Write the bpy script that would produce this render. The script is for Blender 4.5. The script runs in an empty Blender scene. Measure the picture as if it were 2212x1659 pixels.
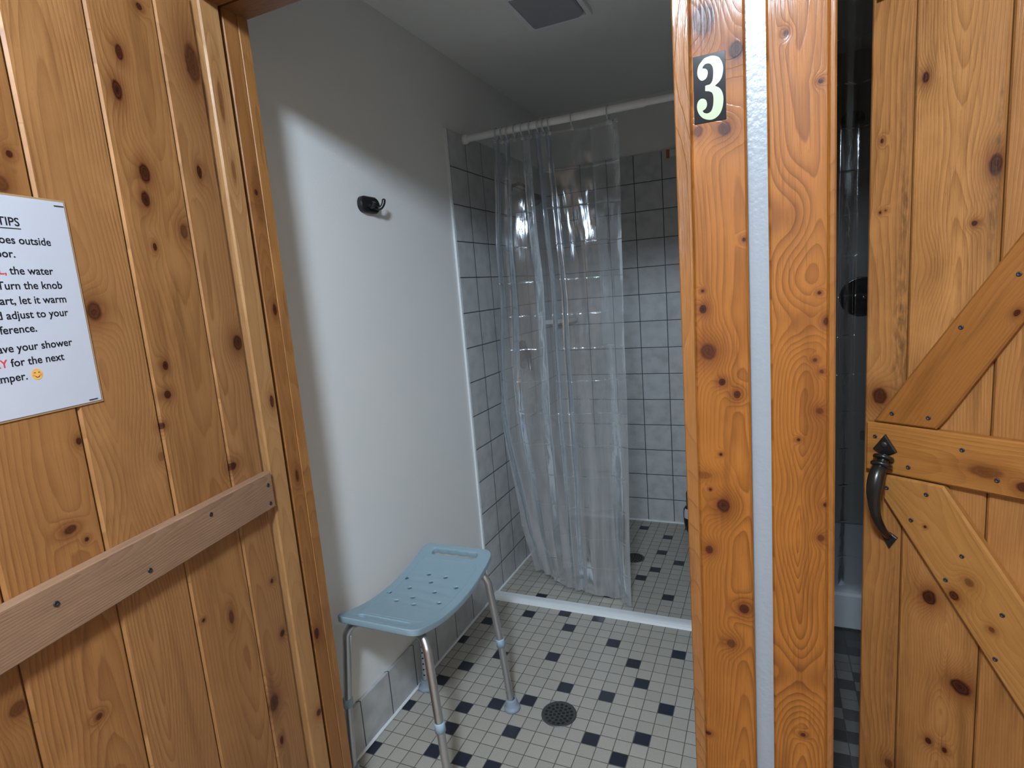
import bpy, bmesh, math, random
from mathutils import Vector, Matrix

# ------------------------------------------------------------------ camera, world, exposure
U = 0.0524                       # one mosaic tile pitch in metres; layout below is in tile units
SC = bpy.context.scene
COL = SC.collection
cam_d = bpy.data.cameras.new('camera')
cam_d.sensor_width = 36.0
cam_d.lens = 36.0 * 1246.08 / 2212.0
cam_d.clip_start = 0.02
cam = bpy.data.objects.new('camera', cam_d)
COL.objects.link(cam)
_R = Vector((0.91373105, 0.39853617, -0.07914853))
_U = Vector((0.00750594, 0.17820455, 0.98396484))
_F = Vector((-0.40625021, 0.89967331, -0.15983964))
cam.matrix_world = Matrix(((_R.x, _U.x, -_F.x, 15.82971257 * U), (_R.y, _U.y, -_F.y, -42.97071798 * U),
                           (_R.z, _U.z, -_F.z, 28.01502005 * U), (0, 0, 0, 1)))
SC.camera = cam
w = bpy.data.worlds.new('world'); SC.world = w; w.use_nodes = True
w.node_tree.nodes['Background'].inputs[0].default_value = (0.02, 0.02, 0.02, 1)
SC.view_settings.view_transform = 'Standard'
SC.view_settings.look = 'None'
SC.view_settings.exposure = 0.12
SC.view_settings.gamma = 1.0
SC.view_settings.use_curve_mapping = False
LIGHT_COLOR = (0.67, 0.83, 1.0)
LIGHT_STRENGTH = 345.0
FILL_WINDOW_STRENGTH = 26.0

# ------------------------------------------------------------------ helpers
random.seed(7)
BASE = {}

def tag(o, label=None, cat=None, group=None, kind=None):
    if label: o['label'] = label
    if cat: o['category'] = cat
    if group: o['group'] = group
    if kind: o['kind'] = kind
    return o

def empty(name, loc, label=None, cat=None, group=None, kind=None):
    o = bpy.data.objects.new(name, None)
    o.empty_display_size = 0.05
    COL.objects.link(o)
    o.location = Vector(loc) * U
    BASE[o.name] = Vector(loc) * U
    return tag(o, label, cat, group, kind)

class Fr:
    """local frame: a along ex, b along ez, d outwards along n (all in tile units)"""
    def __init__(s, o, ex, ez):
        s.o = Vector(o); s.ex = Vector(ex).normalized(); s.ez = Vector(ez).normalized(); s.n = s.ex.cross(s.ez)
    def p(s, a, b, d=0.0):
        return s.o + s.ex * a + s.ez * b + s.n * d

class MB:
    def __init__(s):
        s.v = []; s.f = []; s.uv = []; s.m = []; s.sm = []
    def add(s, verts, faces, uvs=None, mat=0, smooth=False):
        k = len(s.v)
        s.v += [Vector(x) for x in verts]
        for i, f in enumerate(faces):
            s.f.append([k + j for j in f])
            s.uv.append([uvs[j] for j in f] if uvs else [(0, 0)] * len(f))
            s.m.append(mat); s.sm.append(smooth)
    def box(s, lo, hi, mat=0):
        x0, y0, z0 = lo; x1, y1, z1 = hi
        v = [(x, y, z) for z in (z0, z1) for y in (y0, y1) for x in (x0, x1)]
        for f, ax in (((0, 2, 3, 1), 2), ((4, 5, 7, 6), 2), ((0, 1, 5, 4), 1), ((2, 6, 7, 3), 1), ((0, 4, 6, 2), 0), ((1, 3, 7, 5), 0)):
            fv = [v[i] for i in f]
            uv = [((q[1] if ax == 0 else q[0]), (q[1] if ax == 2 else q[2])) for q in fv]
            s.add(fv, [(0, 1, 2, 3)], uv, mat)
    def prism(s, poly, fr, d0, d1, ch=0.0, axis='v', mat=0, ang=0.0):
        """poly: CCW (a,b) points seen from the front, d0 back, d1 front, ch chamfer"""
        n = len(poly)
        P = [Vector((a, b)) for a, b in poly]
        def inset(c):
            out = []
            for i in range(n):
                p0, p1, p2 = P[i - 1], P[i], P[(i + 1) % n]
                e1 = (p1 - p0).normalized(); e2 = (p2 - p1).normalized()
                n1 = Vector((-e1.y, e1.x)); n2 = Vector((-e2.y, e2.x))
                k = 1 + n1.dot(n2)
                out.append(p1 + (n1 + n2) * (c / max(k, .2)))
            return out
        def uv(q, d):
            a, b = q.x, q.y
            if axis == 'h': a, b = b, a
            elif axis == 'r':
                c_, s_ = math.cos(ang), math.sin(ang)
                a, b = a * s_ - b * c_, a * c_ + b * s_
            return ((a + d) * U, b * U)
        loops = [(P, d0)]
        if ch > 0: loops += [(P, d1 - ch), (inset(ch), d1)]
        else: loops += [(P, d1)]
        vs = []; uvs = []
        for L, d in loops:
            for q in L:
                vs.append(fr.p(q.x, q.y, d)); uvs.append(uv(q, d1 - d))
        fs = []
        for l in range(len(loops) - 1):
            for i in range(n):
                j = (i + 1) % n
                fs.append((l * n + i, l * n + j, (l + 1) * n + j, (l + 1) * n + i))
        t = (len(loops) - 1) * n
        fs.append(tuple(t + i for i in range(n)))
        fs.append(tuple(reversed(range(n))))
        s.add(vs, fs, uvs, mat)
    def tube(s, pts, rad, n=14, mat=0, caps=True, flat=None):
        P = [Vector(p) for p in pts]
        m = len(P)
        t0 = (P[1] - P[0]).normalized()
        ref = Vector((0, 0, 1)) if abs(t0.z) < .9 else Vector((0, 1, 0))
        x = ref.cross(t0).normalized()
        vs = []
        for i in range(m):
            t = (P[min(i + 1, m - 1)] - P[max(i - 1, 0)]).normalized()
            x = (x - t * x.dot(t)).normalized(); y = t.cross(x)
            r = rad(i / (m - 1)) if callable(rad) else rad
            for k in range(n):
                a = 2 * math.pi * k / n
                vs.append(P[i] + x * math.cos(a) * r + y * math.sin(a) * r * (flat or 1))
        fs = [(i * n + k, i * n + (k + 1) % n, (i + 1) * n + (k + 1) % n, (i + 1) * n + k) for i in range(m - 1) for k in range(n)]
        s.add(vs, fs, None, mat, True)
        if caps:
            s.add(vs[:n], [tuple(reversed(range(n)))], None, mat)
            s.add(vs[-n:], [tuple(range(n))], None, mat)
    def lathe(s, prof, o, axis=(0, 0, 1), n=24, mat=0, smooth=True, arc=(0, 2 * math.pi)):
        """prof: (radius, height) from bottom to top"""
        o = Vector(o); z = Vector(axis).normalized()
        ref = Vector((1, 0, 0)) if abs(z.x) < .9 else Vector((0, 1, 0))
        x = (ref - z * ref.dot(z)).normalized(); y = z.cross(x)
        full = abs(arc[1] - arc[0] - 2 * math.pi) < 1e-6
        nn = n if full else n + 1
        vs = []
        for r, h in prof:
            for k in range(nn):
                a = arc[0] + (arc[1] - arc[0]) * k / n
                vs.append(o + x * math.cos(a) * r + y * math.sin(a) * r + z * h)
        fs = []
        for i in range(len(prof) - 1):
            for k in range(n):
                j = (k + 1) % nn
                fs.append((i * nn + k, i * nn + j, (i + 1) * nn + j, (i + 1) * nn + k))
        s.add(vs, fs, None, mat, smooth)
    def build(s, name, mats, parent=None, loc=None, autosmooth=False):
        me = bpy.data.meshes.new(name)
        if parent is not None: base = BASE[parent.name]
        elif loc is not None: base = Vector(loc) * U
        else: base = Vector((0, 0, 0))
        me.from_pydata([tuple(v * U - base) for v in s.v], [], s.f)
        uvl = me.uv_layers.new(name='UVMap')
        k = 0
        for fu in s.uv:
            for q in fu:
                uvl.data[k].uv = q; k += 1
        mats = mats if isinstance(mats, (list, tuple)) else [mats]
        for m in mats: me.materials.append(m)
        me.polygons.foreach_set('material_index', s.m)
        me.polygons.foreach_set('use_smooth', s.sm)
        me.update()
        o = bpy.data.objects.new(name, me)
        COL.objects.link(o)
        if parent is not None:
            o.parent = parent; BASE[o.name] = BASE[parent.name]
        else:
            o.location = base; BASE[o.name] = base
        return o

def spline(pts, m=8):
    P = [Vector(p) for p in pts]
    out = []
    for i in range(len(P) - 1):
        p0, p1, p2, p3 = P[max(i - 1, 0)], P[i], P[i + 1], P[min(i + 2, len(P) - 1)]
        for k in range(m):
            t = k / m
            out.append(.5 * ((2 * p1) + (p2 - p0) * t + (2 * p0 - 5 * p1 + 4 * p2 - p3) * t * t + (3 * p1 - p0 - 3 * p2 + p3) * t ** 3))
    out.append(P[-1])
    return out

def rect(a0, b0, a1, b1):
    return [(a0, b0), (a1, b0), (a1, b1), (a0, b1)]

# ------------------------------------------------------------------ node expression helper
class X:
    def __init__(s, nt, k): s.nt = nt; s.k = k
    def _m(s, op, *a):
        n = s.nt.nodes.new('ShaderNodeMath'); n.operation = op
        for i, q in enumerate(a):
            if isinstance(q, X): s.nt.links.new(q.k, n.inputs[i])
            else: n.inputs[i].default_value = q
        return X(s.nt, n.outputs[0])
    def __add__(s, o): return s._m('ADD', s, o)
    def __radd__(s, o): return s._m('ADD', o, s)
    def __sub__(s, o): return s._m('SUBTRACT', s, o)
    def __rsub__(s, o): return s._m('SUBTRACT', o, s)
    def __mul__(s, o): return s._m('MULTIPLY', s, o)
    def __rmul__(s, o): return s._m('MULTIPLY', o, s)
    def __truediv__(s, o): return s._m('DIVIDE', s, o)
    def pow(s, e): return s._m('POWER', s, e)
    def rpow(s, b): return s._m('POWER', b, s)
    def sqrt(s): return s._m('SQRT', s)
    def fract(s): return s._m('FRACT', s)
    def floor(s): return s._m('FLOOR', s)
    def abs(s): return s._m('ABSOLUTE', s)
    def max(s, o): return s._m('MAXIMUM', s, o)
    def min(s, o): return s._m('MINIMUM', s, o)
    def lt(s, o): return s._m('LESS_THAN', s, o)
    def sin(s): return s._m('SINE', s)
    def ramp(s, a, b, c=0.0, d=1.0):
        n = s.nt.nodes.new('ShaderNodeMapRange'); n.clamp = True; n.interpolation_type = 'SMOOTHSTEP'
        s.nt.links.new(s.k, n.inputs['Value'])
        for nm, q in (('From Min', a), ('From Max', b), ('To Min', c), ('To Max', d)): n.inputs[nm].default_value = q
        return X(s.nt, n.outputs[0])

def new_mat(name):
    m = bpy.data.materials.new(name); m.use_nodes = True
    nt = m.node_tree
    return m, nt, nt.nodes['Principled BSDF']

def uvxy(nt):
    n = nt.nodes.new('ShaderNodeUVMap'); n.uv_map = 'UVMap'
    s = nt.nodes.new('ShaderNodeSeparateXYZ'); nt.links.new(n.outputs[0], s.inputs[0])
    return X(nt, s.outputs[0]), X(nt, s.outputs[1])

def objxyz(nt):
    n = nt.nodes.new('ShaderNodeNewGeometry')
    return n.outputs['Position']

def vec(nt, x, y, z=0.0):
    n = nt.nodes.new('ShaderNodeCombineXYZ')
    for i, q in enumerate((x, y, z)):
        if isinstance(q, X): nt.links.new(q.k, n.inputs[i])
        else: n.inputs[i].default_value = q
    return n.outputs[0]

def noise(nt, v, scale=1.0, detail=2.0, rough=.5):
    n = nt.nodes.new('ShaderNodeTexNoise')
    nt.links.new(v, n.inputs['Vector'])
    n.inputs['Scale'].default_value = scale; n.inputs['Detail'].default_value = detail; n.inputs['Roughness'].default_value = rough
    return X(nt, n.outputs[0])

def mix(nt, fac, a, b, mode='MIX'):
    n = nt.nodes.new('ShaderNodeMix'); n.data_type = 'RGBA'; n.blend_type = mode
    for i, q in ((0, fac), (6, a), (7, b)):
        if isinstance(q, X): nt.links.new(q.k, n.inputs[i])
        elif hasattr(q, 'is_output'): nt.links.new(q, n.inputs[i])
        elif isinstance(q, tuple): n.inputs[i].default_value = (*q, 1) if len(q) == 3 else q
        else: n.inputs[i].default_value = q
    return n.outputs[2]

def bump(nt, h, strength=.3, dist=.002):
    n = nt.nodes.new('ShaderNodeBump')
    n.inputs['Strength'].default_value = strength; n.inputs['Distance'].default_value = dist
    nt.links.new(h.k, n.inputs['Height'])
    return n.outputs[0]

def simple(name, col, rough=.5, metal=0.0, coat=0.0, grain=0.0, gscale=400, var=0.0, bumps=0.0, bscale=300):
    m, nt, b = new_mat(name)
    b.inputs['Base Color'].default_value = (*col, 1)
    b.inputs['Roughness'].default_value = rough; b.inputs['Metallic'].default_value = metal
    b.inputs['Coat Weight'].default_value = coat
    if var > 0:
        n = noise(nt, objxyz(nt), gscale, 3)
        nt.links.new(mix(nt, n.ramp(.3, .7), tuple(c * (1 - var) for c in col), tuple(min(1, c * (1 + var)) for c in col)), b.inputs['Base Color'])
    if bumps > 0:
        h = noise(nt, objxyz(nt), bscale, 3)
        nt.links.new(bump(nt, h, bumps, .0015), b.inputs['Normal'])
    return m

# ------------------------------------------------------------------ wood
def wood(name, seed, knots=(), w0=0.0, h0=.02, tilt=.02, v0=1.0, sp=.0055, light=(.56, .32, .13), dark=(.33, .145, .04),
         rough=.35, coat=.3, late=.75, stains=(), fib=.25, bstr=.25):
    """knots: (w, v, rw, rv, core strength, swirl)  all in metres; stains: (w, v, rw, rv, strength)"""
    light = (light[0], light[1] * .92, light[2] * .88); dark = (dark[0], dark[1] * .92, dark[2] * .9)
    m, nt, b = new_mat(name)
    wx, v = uvxy(nt)
    n1 = noise(nt, vec(nt, wx * 4.0, v * 1.3, seed * 3.7), 1, 3)
    n2 = noise(nt, vec(nt, wx * 1.5, v * 1.1, seed * 5.3 + 9), 1, 2)
    n3 = noise(nt, vec(nt, wx * 40.0, v * 5.0, seed + 4), 1, 2)
    wc = wx - w0 + (n1 - .5) * .05
    hh = (v - v0) * tilt + h0 + (n2 - .5) * .11
    S = (wc * wc + hh * hh).sqrt() / sp + (n3 - .5) * .9
    core = None; halo = None; kring = None
    wig = (noise(nt, vec(nt, wx * 70.0, v * 70.0, seed), 1, 2) - .5) * .7
    for (kw, kv, rw, rv, st, sw) in knots:
        a = (wx - kw) / rw; c = (v - kv) / rv
        q = a * a + c * c
        S = S + q.rpow(.86) * sw
        q2 = (q + wig).max(0.0).sqrt()
        cm = q2.ramp(.75, 1.1, st, 0.0)
        hm = (q * .35).rpow(.5) * min(1, st + .15)
        core = cm if core is None else core.max(cm)
        halo = hm if halo is None else halo.max(hm)
        kr = q2.min(1.2)
        kring = kr if kring is None else kring.min(kr)
    fr = S.fract()
    lt = fr.pow(2.0) * fr.ramp(.9, 1.0, 1.0, 0.0)
    f1 = noise(nt, vec(nt, wx * 900.0, v * 18.0, seed), 1, 2)
    f2 = noise(nt, vec(nt, wx * 9.0, v * .9, seed + 20), 1, 3)
    c1 = mix(nt, lt * late, light, dark)
    f5 = noise(nt, vec(nt, wx * 330.0 + n1 * 6.0, v * 9.0, seed + 51), 1, 3, .65)
    f6 = noise(nt, vec(nt, wx * 1400.0, v * 90.0, seed + 60), 1, 2)
    f4 = noise(nt, vec(nt, wx * 7.0, v * 4.0, seed + 70), 1, 4, .62)
    c1 = mix(nt, f1.ramp(.35, .75, 0.0, fib), c1, dark)
    c1 = mix(nt, f5.ramp(.48, .74, 0.0, .55), c1, dark)
    c1 = mix(nt, f6.ramp(.66, .74, 0.0, .5), c1, tuple(d * .5 for d in dark))
    c1 = mix(nt, f4.ramp(.5, .78, 0.0, .7), c1, tuple(l * 1.28 for l in light))
    c1 = mix(nt, f2.ramp(.32, .68, 0.0, .6), c1, tuple(l * .55 + d * .5 for l, d in zip(light, dark)))
    f3 = noise(nt, vec(nt, wx * 22.0, v * 2.2, seed + 40), 1, 4, .6)
    c1 = mix(nt, f3.ramp(.52, .75, 0.0, .55), c1, tuple(d * .8 for d in dark))
    if core is not None:
        hc = tuple(d * .75 for d in dark)
        c1 = mix(nt, halo * .8, c1, (hc[0] * .95, hc[1] * .68, hc[2] * .5))
        kc = mix(nt, (kring * 2.6 + wig).fract().ramp(.2, .9), (dark[0] * .45, dark[1] * .26, dark[2] * .25), (dark[0] * .13, dark[1] * .08, dark[2] * .09))
        c1 = mix(nt, core, c1, kc)
    for (kw, kv, rw, rv, st) in stains:
        a = (wx - kw) / rw; c = (v - kv) / rv
        q = (a * a + c * c)
        sm = (q * .9).rpow(.4) * (noise(nt, vec(nt, wx * 150.0, v * 40.0, seed + 2), 1, 3).ramp(.3, .7)) * st
        c1 = mix(nt, sm, c1, (.06, .035, .015))
    nt.links.new(c1, b.inputs['Base Color'])
    b.inputs['Roughness'].default_value = rough
    b.inputs['Coat Weight'].default_value = coat
    b.inputs['Coat Roughness'].default_value = .10
    b.inputs['Specular IOR Level'].default_value = .25
    hgt = lt * -.8 + f1 * .5 + f5 * .6
    nb = bump(nt, hgt, bstr, .0012)
    nt.links.new(nb, b.inputs['Normal'])
    cb = bump(nt, lt * -.8 + n3 * .5 + f5 * .9, bstr, .0012)
    nt.links.new(cb, b.inputs['Coat Normal'])
    nt.links.new((f5 * .25 + (rough - .1)).k, b.inputs['Roughness'])
    return m

def kn(l, sign=1, st=1.0):
    """(a, b, ra, rb[, strength, swirl]) in tile units -> metres"""
    out = []
    for k in l:
        a, bb, ra, rb = k[:4]
        s = k[4] if len(k) > 4 else st
        sw = k[5] if len(k) > 5 else 3.0
        out.append((sign * a * U, bb * U, max(ra, .05) * U, max(rb, .05) * U, s, sw))
    return out

# ------------------------------------------------------------------ surface materials
M = {}
M['paint'] = simple('wall_paint', (.78, .77, .745), .55, bumps=.35, bscale=260)
M['hall_paint'] = simple('warm_hall_paint', (.60, .44, .31), .6)
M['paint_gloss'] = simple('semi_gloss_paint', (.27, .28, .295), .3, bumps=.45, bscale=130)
M['ceiling'] = simple('ceiling_paint', (.78, .77, .74), .8, bumps=.4, bscale=180)
M['white'] = simple('white_plastic', (.80, .80, .80), .35)
M['caulk'] = simple('caulk', (.74, .76, .76), .4)
M['alu'] = simple('brushed_aluminium', (.60, .60, .62), .38, metal=1.0)
M['rubber'] = simple('grey_rubber', (.27, .33, .40), .55)
M['collar'] = simple('blue_grey_plastic', (.33, .46, .56), .45)
M['seat'] = simple('blue_plastic', (.255, .355, .405), .42, var=.06, gscale=900, bumps=.12, bscale=1500)
M['dark_hole'] = simple('dark_hole', (.01, .01, .01), .8)
M['black'] = simple('black_enamel', (.008, .007, .007), .3, coat=.12)
M['black_matte'] = simple('black_plastic', (.01, .01, .012), .35)
M['screw'] = simple('dark_screw', (.05, .05, .055), .45, metal=.7)
M['chrome_dark'] = simple('dark_metal', (.10, .10, .11), .2, metal=1.0)
M['drain'] = simple('drain_metal', (.13, .125, .12), .45, metal=.8)
M['paper'] = simple('laminated_paper', (.52, .53, .585), .25, coat=.5)
M['laminate'] = simple('laminate_film', (.36, .235, .12), .15, coat=.6)
M['ink'] = simple('black_ink', (.012, .012, .014), .4)
M['red_ink'] = simple('red_ink', (.62, .05, .06), .4)
M['emoji'] = simple('yellow_print', (.80, .42, .10), .4)
M['emoji_dark'] = simple('brown_print', (.10, .03, .015), .4)
M['blush'] = simple('pink_print', (.75, .22, .10), .4)
M['plate'] = simple('black_plate', (.010, .011, .014), .12, coat=.6)
M['numeral'] = simple('cream_print', (.37, .41, .26), .2, coat=.4)
M['ceramic'] = simple('white_ceramic', (.66, .66, .64), .25)
M['lens'] = simple('fan_lens', (.34, .33, .36), .4)
M['orange'] = simple('orange_print', (.46, .13, .035), .4)
M['pkg_white'] = simple('white_card', (.62, .60, .63), .4)
M['acrylic'] = simple('white_acrylic', (.74, .77, .80), .25)
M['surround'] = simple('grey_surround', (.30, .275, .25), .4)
M['stall_wall_shade'] = simple('shaded_stall_wall', (.22, .20, .18), .6)  # dimness of the unlit stall wall put into its colour
M['hole_blue'] = simple('shaded_blue_plastic', (.075, .125, .165), .5)
M['grey_label'] = simple('white_label', (.62, .62, .66), .4)

def tile_floor_mat(name, col, var, speck=.5):
    m, nt, b = new_mat(name)
    x, y = uvxy(nt)
    ex = (x.fract() - .5).abs(); ey = (y.fract() - .5).abs()
    e = ex.max(ey)
    wob = (noise(nt, vec(nt, x * 3.0, y * 3.0), 1, 2) - .5) * .02
    g = (e + wob).ramp(.463, .485)
    cell = noise(nt, vec(nt, x.floor() * 7.31, y.floor() * 5.17, 3.0), 1, 0)
    sp = noise(nt, vec(nt, x * 26.0, y * 26.0, 1.0), 1, 2)
    c = mix(nt, cell.ramp(.3, .7), tuple(k * (1 - var) for k in col), tuple(k * (1 + var) for k in col))
    c = mix(nt, sp.ramp(.54, .64, 0.0, speck), c, tuple(k * .45 for k in col))
    c = mix(nt, sp.ramp(.45, .36, 0.0, speck * .6), c, tuple(min(1, k * 1.35) for k in col))
    c = mix(nt, g, c, (.13, .115, .095))
    nt.links.new(c, b.inputs['Base Color'])
    nt.links.new(g.ramp(0, 1, .38, .8).k, b.inputs['Roughness'])
    nt.links.new(bump(nt, g * -1.0 + sp * .08, .6, .0015), b.inputs['Normal'])
    return m
M['mosaic_light'] = tile_floor_mat('light_mosaic', (.41, .385, .33), .05)
M['mosaic_black'] = tile_floor_mat('navy_mosaic', (.014, .019, .034), .15, .1)
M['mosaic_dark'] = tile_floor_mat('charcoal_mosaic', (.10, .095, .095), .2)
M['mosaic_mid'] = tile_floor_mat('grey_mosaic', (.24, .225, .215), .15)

def tile_wall_mat(name, ox, oz, px=3.0, pz=3.0):
    m, nt, b = new_mat(name)
    x, z = uvxy(nt)
    tx = (x - ox) / px; tz = (z - oz) / pz
    wob = (noise(nt, vec(nt, x * .9, z * .9), 1, 2) - .5) * .008
    e = ((tx + wob).fract() - .5).abs().max(((tz + wob).fract() - .5).abs())
    g = e.ramp(.484, .490)
    cell = noise(nt, vec(nt, tx.floor() * 6.3, tz.floor() * 4.9, 2.0), 1, 0)
    cl = noise(nt, vec(nt, x * .8 + cell * 30.0, z * .8), 1, 4)
    c = mix(nt, cl.ramp(.35, .75), (.50, .505, .50), (.375, .385, .385))
    c = mix(nt, cell.ramp(.3, .7, 0.0, .25), c, (.56, .57, .57))
    c = mix(nt, g, c, (.035, .04, .045))
    nt.links.new(c, b.inputs['Base Color'])
    b.inputs['Roughness'].default_value = .38
    nt.links.new(bump(nt, e.ramp(.465, .49) * -1.0 + cl * .25, .5, .002), b.inputs['Normal'])
    return m
M['tile_back'] = tile_wall_mat('grey_wall_tile_back', 2.615, 32.395)
M['tile_side'] = tile_wall_mat('grey_wall_tile_side', 0.5, 32.395)
M['tile_skirt'] = tile_wall_mat('grey_skirt_tile', -14.72, -3.0, 3.0, 11.0)

def vinyl_mat(name, haze0, haze1, zlo, zhi, seed=0.0, crease=2.86):
    m, nt, b = new_mat(name)
    nt.nodes.remove(b)
    out = [n for n in nt.nodes if n.type == 'OUTPUT_MATERIAL'][0]
    x, z = uvxy(nt)
    cr = ((z / crease + (noise(nt, vec(nt, x * .25, z * .1), 1, 1) - .5) * .12).fract() - .5).abs().ramp(.47, .5)
    n1 = noise(nt, vec(nt, x * .9, z * .35, seed), 1, 2, .5)
    n2 = noise(nt, vec(nt, x * 2.2, z * .3, seed + 7), 1, 1)
    msk = noise(nt, vec(nt, x * .22, z * .14, seed + 31), 1, 1).ramp(.47, .6)
    n3 = noise(nt, vec(nt, x * 4.5 + n1 * 3.0, z * 1.3, seed + 13), 1, 3, .6)
    h = n1 * .55 + n2 * .12 + cr * z.ramp(2.0, 22.0, .12, .35) + n3 * msk * .28
    nb = bump(nt, h, .35, .010)
    tr = nt.nodes.new('ShaderNodeBsdfTransparent'); tr.inputs[0].default_value = (.93, .95, .96, 1)
    df = nt.nodes.new('ShaderNodeBsdfDiffuse'); df.inputs[0].default_value = (.66, .65, .65, 1)
    tl = nt.nodes.new('ShaderNodeBsdfTranslucent'); tl.inputs[0].default_value = (.66, .65, .65, 1)
    gl = nt.nodes.new('ShaderNodeBsdfGlossy'); gl.inputs['Roughness'].default_value = .13; gl.inputs[0].default_value = (.9, .95, 1, 1)
    fn = nt.nodes.new('ShaderNodeFresnel'); fn.inputs[0].default_value = 1.52
    for q in (df, tl, gl): nt.links.new(nb, q.inputs['Normal'])
    nt.links.new(nb, fn.inputs['Normal'])
    m1 = nt.nodes.new('ShaderNodeMixShader'); m1.inputs[0].default_value = .4
    nt.links.new(df.outputs[0], m1.inputs[1]); nt.links.new(tl.outputs[0], m1.inputs[2])
    scum = noise(nt, vec(nt, x * .6, z * .12, seed + 3), 1, 4).ramp(.3, .75, .75, 1.3)
    hz = z.ramp(zlo, zhi, haze1, haze0) * scum + cr * .06
    m2 = nt.nodes.new('ShaderNodeMixShader')
    nt.links.new(hz.k, m2.inputs[0]); nt.links.new(tr.outputs[0], m2.inputs[1]); nt.links.new(m1.outputs[0], m2.inputs[2])
    m3 = nt.nodes.new('ShaderNodeMixShader')
    nt.links.new((X(nt, fn.outputs[0]) * z.ramp(6.0, 26.0, .7, 2.5)).min(1.0).k, m3.inputs[0])
    nt.links.new(m2.outputs[0], m3.inputs[1]); nt.links.new(gl.outputs[0], m3.inputs[2])
    nt.links.new(m3.outputs[0], out.inputs['Surface'])
    return m
M['vinyl'] = vinyl_mat('clear_vinyl', .13, .62, 2.0, 32.0)
M['vinyl_dark'] = vinyl_mat('clear_vinyl_second', .01, .03, 4.0, 30.0, 11.0)
M['clear_ring'] = simple('clear_plastic_ring', (.55, .55, .56), .2)

mm, nt, b = new_mat('lamp_diffuser')
b.inputs['Base Color'].default_value = (.8, .8, .8, 1)
b.inputs['Emission Color'].default_value = (*LIGHT_COLOR, 1)
b.inputs['Emission Strength'].default_value = LIGHT_STRENGTH
M['lamp'] = mm
mm, nt, b = new_mat('fill_window_glow')
b.inputs['Base Color'].default_value = (.3, .3, .3, 1)
b.inputs['Emission Color'].default_value = (.66, .83, 1.0, 1)
b.inputs['Emission Strength'].default_value = FILL_WINDOW_STRENGTH
M['fill_glow'] = mm

# ------------------------------------------------------------------ room shell
CEIL = 47.2
HC = 48.2                         # ceiling of the passage
XL, XLP = -7.75, -7.95          # tile face / painted face of the left wall
YB = 22.77                       # tiled face of the back wall
HZ = 40.35                       # underside of the door header

# floor: one cell per mosaic tile
black = {(-3.5, -.5), (-7.5, -5.5), (-5.5, -8.5), (-6.5, -10.5), (.5, -5.5), (-6.5, -2.5), (-3.5, -6.5), (-7.5, -13.5), (-7.5, -17.5),
         (-3.5, -12.5), (-3.5, -14.5), (-3.5, -16.5), (-1.5, -16.5), (.5, -16.5), (.5, -1.5), (4.5, -2.5), (9.5, -2.5), (6.5, -4.5), (7.5, -6.5),
         (2.5, -8.5), (5.5, -8.5), (9.5, -8.5), (5.5, -12.5), (8.5, -11.5), (7.5, -13.5), (.5, -10.5), (-1.5, -11.5), (.5, -13.5), (-.5, .5), (2.5, .5),
         (-3.5, 2.5), (2.5, 4.5), (7.5, 5.5), (4.5, 8.5), (5.5, 10.5), (5.5, 14.5), (7.5, 12.5), (5.5, 18.5), (2.5, 20.5), (7.5, 21.5),
         (-6.5, 21.5), (-5.5, 17.5), (-3.5, 13.5), (-3.5, 10.5), (-2.5, 8.5), (-1.5, 6.5), (.5, 6.5), (-1.5, 19.5), (.5, 17.5), (11.5, -5.5), (12.5, -10.5),
         (3.5, -17.5), (6.5, -18.5), (10.5, -15.5), (12.5, 9.5), (10.5, 16.5), (-5.5, -21.5), (-1.5, -20.5), (4.5, -22.5), (9.5, -20.5)}
rnd = random.Random(3)
fl = MB()
def fz(x, y):
    return -.02 * max(0.0, y - 2.0) if x < 15 else 0.0
for i in range(-30, 46):
    for j in range(-112, 25):
        cx, cy = i + .5, j + .5
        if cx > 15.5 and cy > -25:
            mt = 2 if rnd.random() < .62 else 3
        elif (cx, cy) in black: mt = 1
        elif cy < -25 and rnd.random() < .05: mt = 1
        else: mt = 0
        q = [(i, j), (i + 1, j), (i + 1, j + 1), (i, j + 1)]
        fl.add([(a, c, fz(a, c)) for a, c in q], [(0, 1, 2, 3)], q, mt)
fo = fl.build('floor', [M['mosaic_light'], M['mosaic_black'], M['mosaic_dark'], M['mosaic_mid']])
tag(fo, 'small square grey mosaic floor tiles with scattered navy blue squares', 'floor', kind='structure')

def shell(name, lo, hi, mat, label, cat='wall', parent=None):
    b_ = MB(); b_.box(lo, hi)
    o = b_.build(name, mat, parent)
    if parent is None: tag(o, label, cat, kind='structure')
    return o
shell('ceiling', (-30, -24.64, CEIL), (46, 25, CEIL + .5), M['ceiling'], 'plain off white ceiling above the shower stalls', 'ceiling')
wl = shell('wall_left', (XLP - 1.5, -24.2, -1), (XLP, 23.5, CEIL), M['paint'], 'painted off white side wall behind the blue stool')
b_ = MB(); b_.box((XLP, .5, -1), (XL, YB, 41.3))
b_.build('tile_cladding', M['tile_side'], wl)
b_ = MB(); b_.box((XLP, .28, 0), (XL - .02, .5, 41.3))
o = b_.build('tile_edge', M['caulk'], wl); o['label'] = 'white bullnose strip along the edge of the tiles'
wb = shell('wall_back', (-9.45, YB + .2, -1), (14.2, YB + 1.6, CEIL), M['paint'], 'back wall of the shower, grey tiles below bare paint')
b_ = MB(); b_.box((XL, YB, -1), (14.2, YB + .2, 41.3))
b_.build('tile_cladding', M['tile_back'], wb)
b_ = MB(); b_.prism([(XL, -.6), (14.2, -.6), (14.2, -.24), (XL, -.24)], Fr((0, YB, 0), (1, 0, 0), (0, 0, 1)), 0, .14, .05)
b_.build('caulk', M['caulk'], wb)
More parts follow.
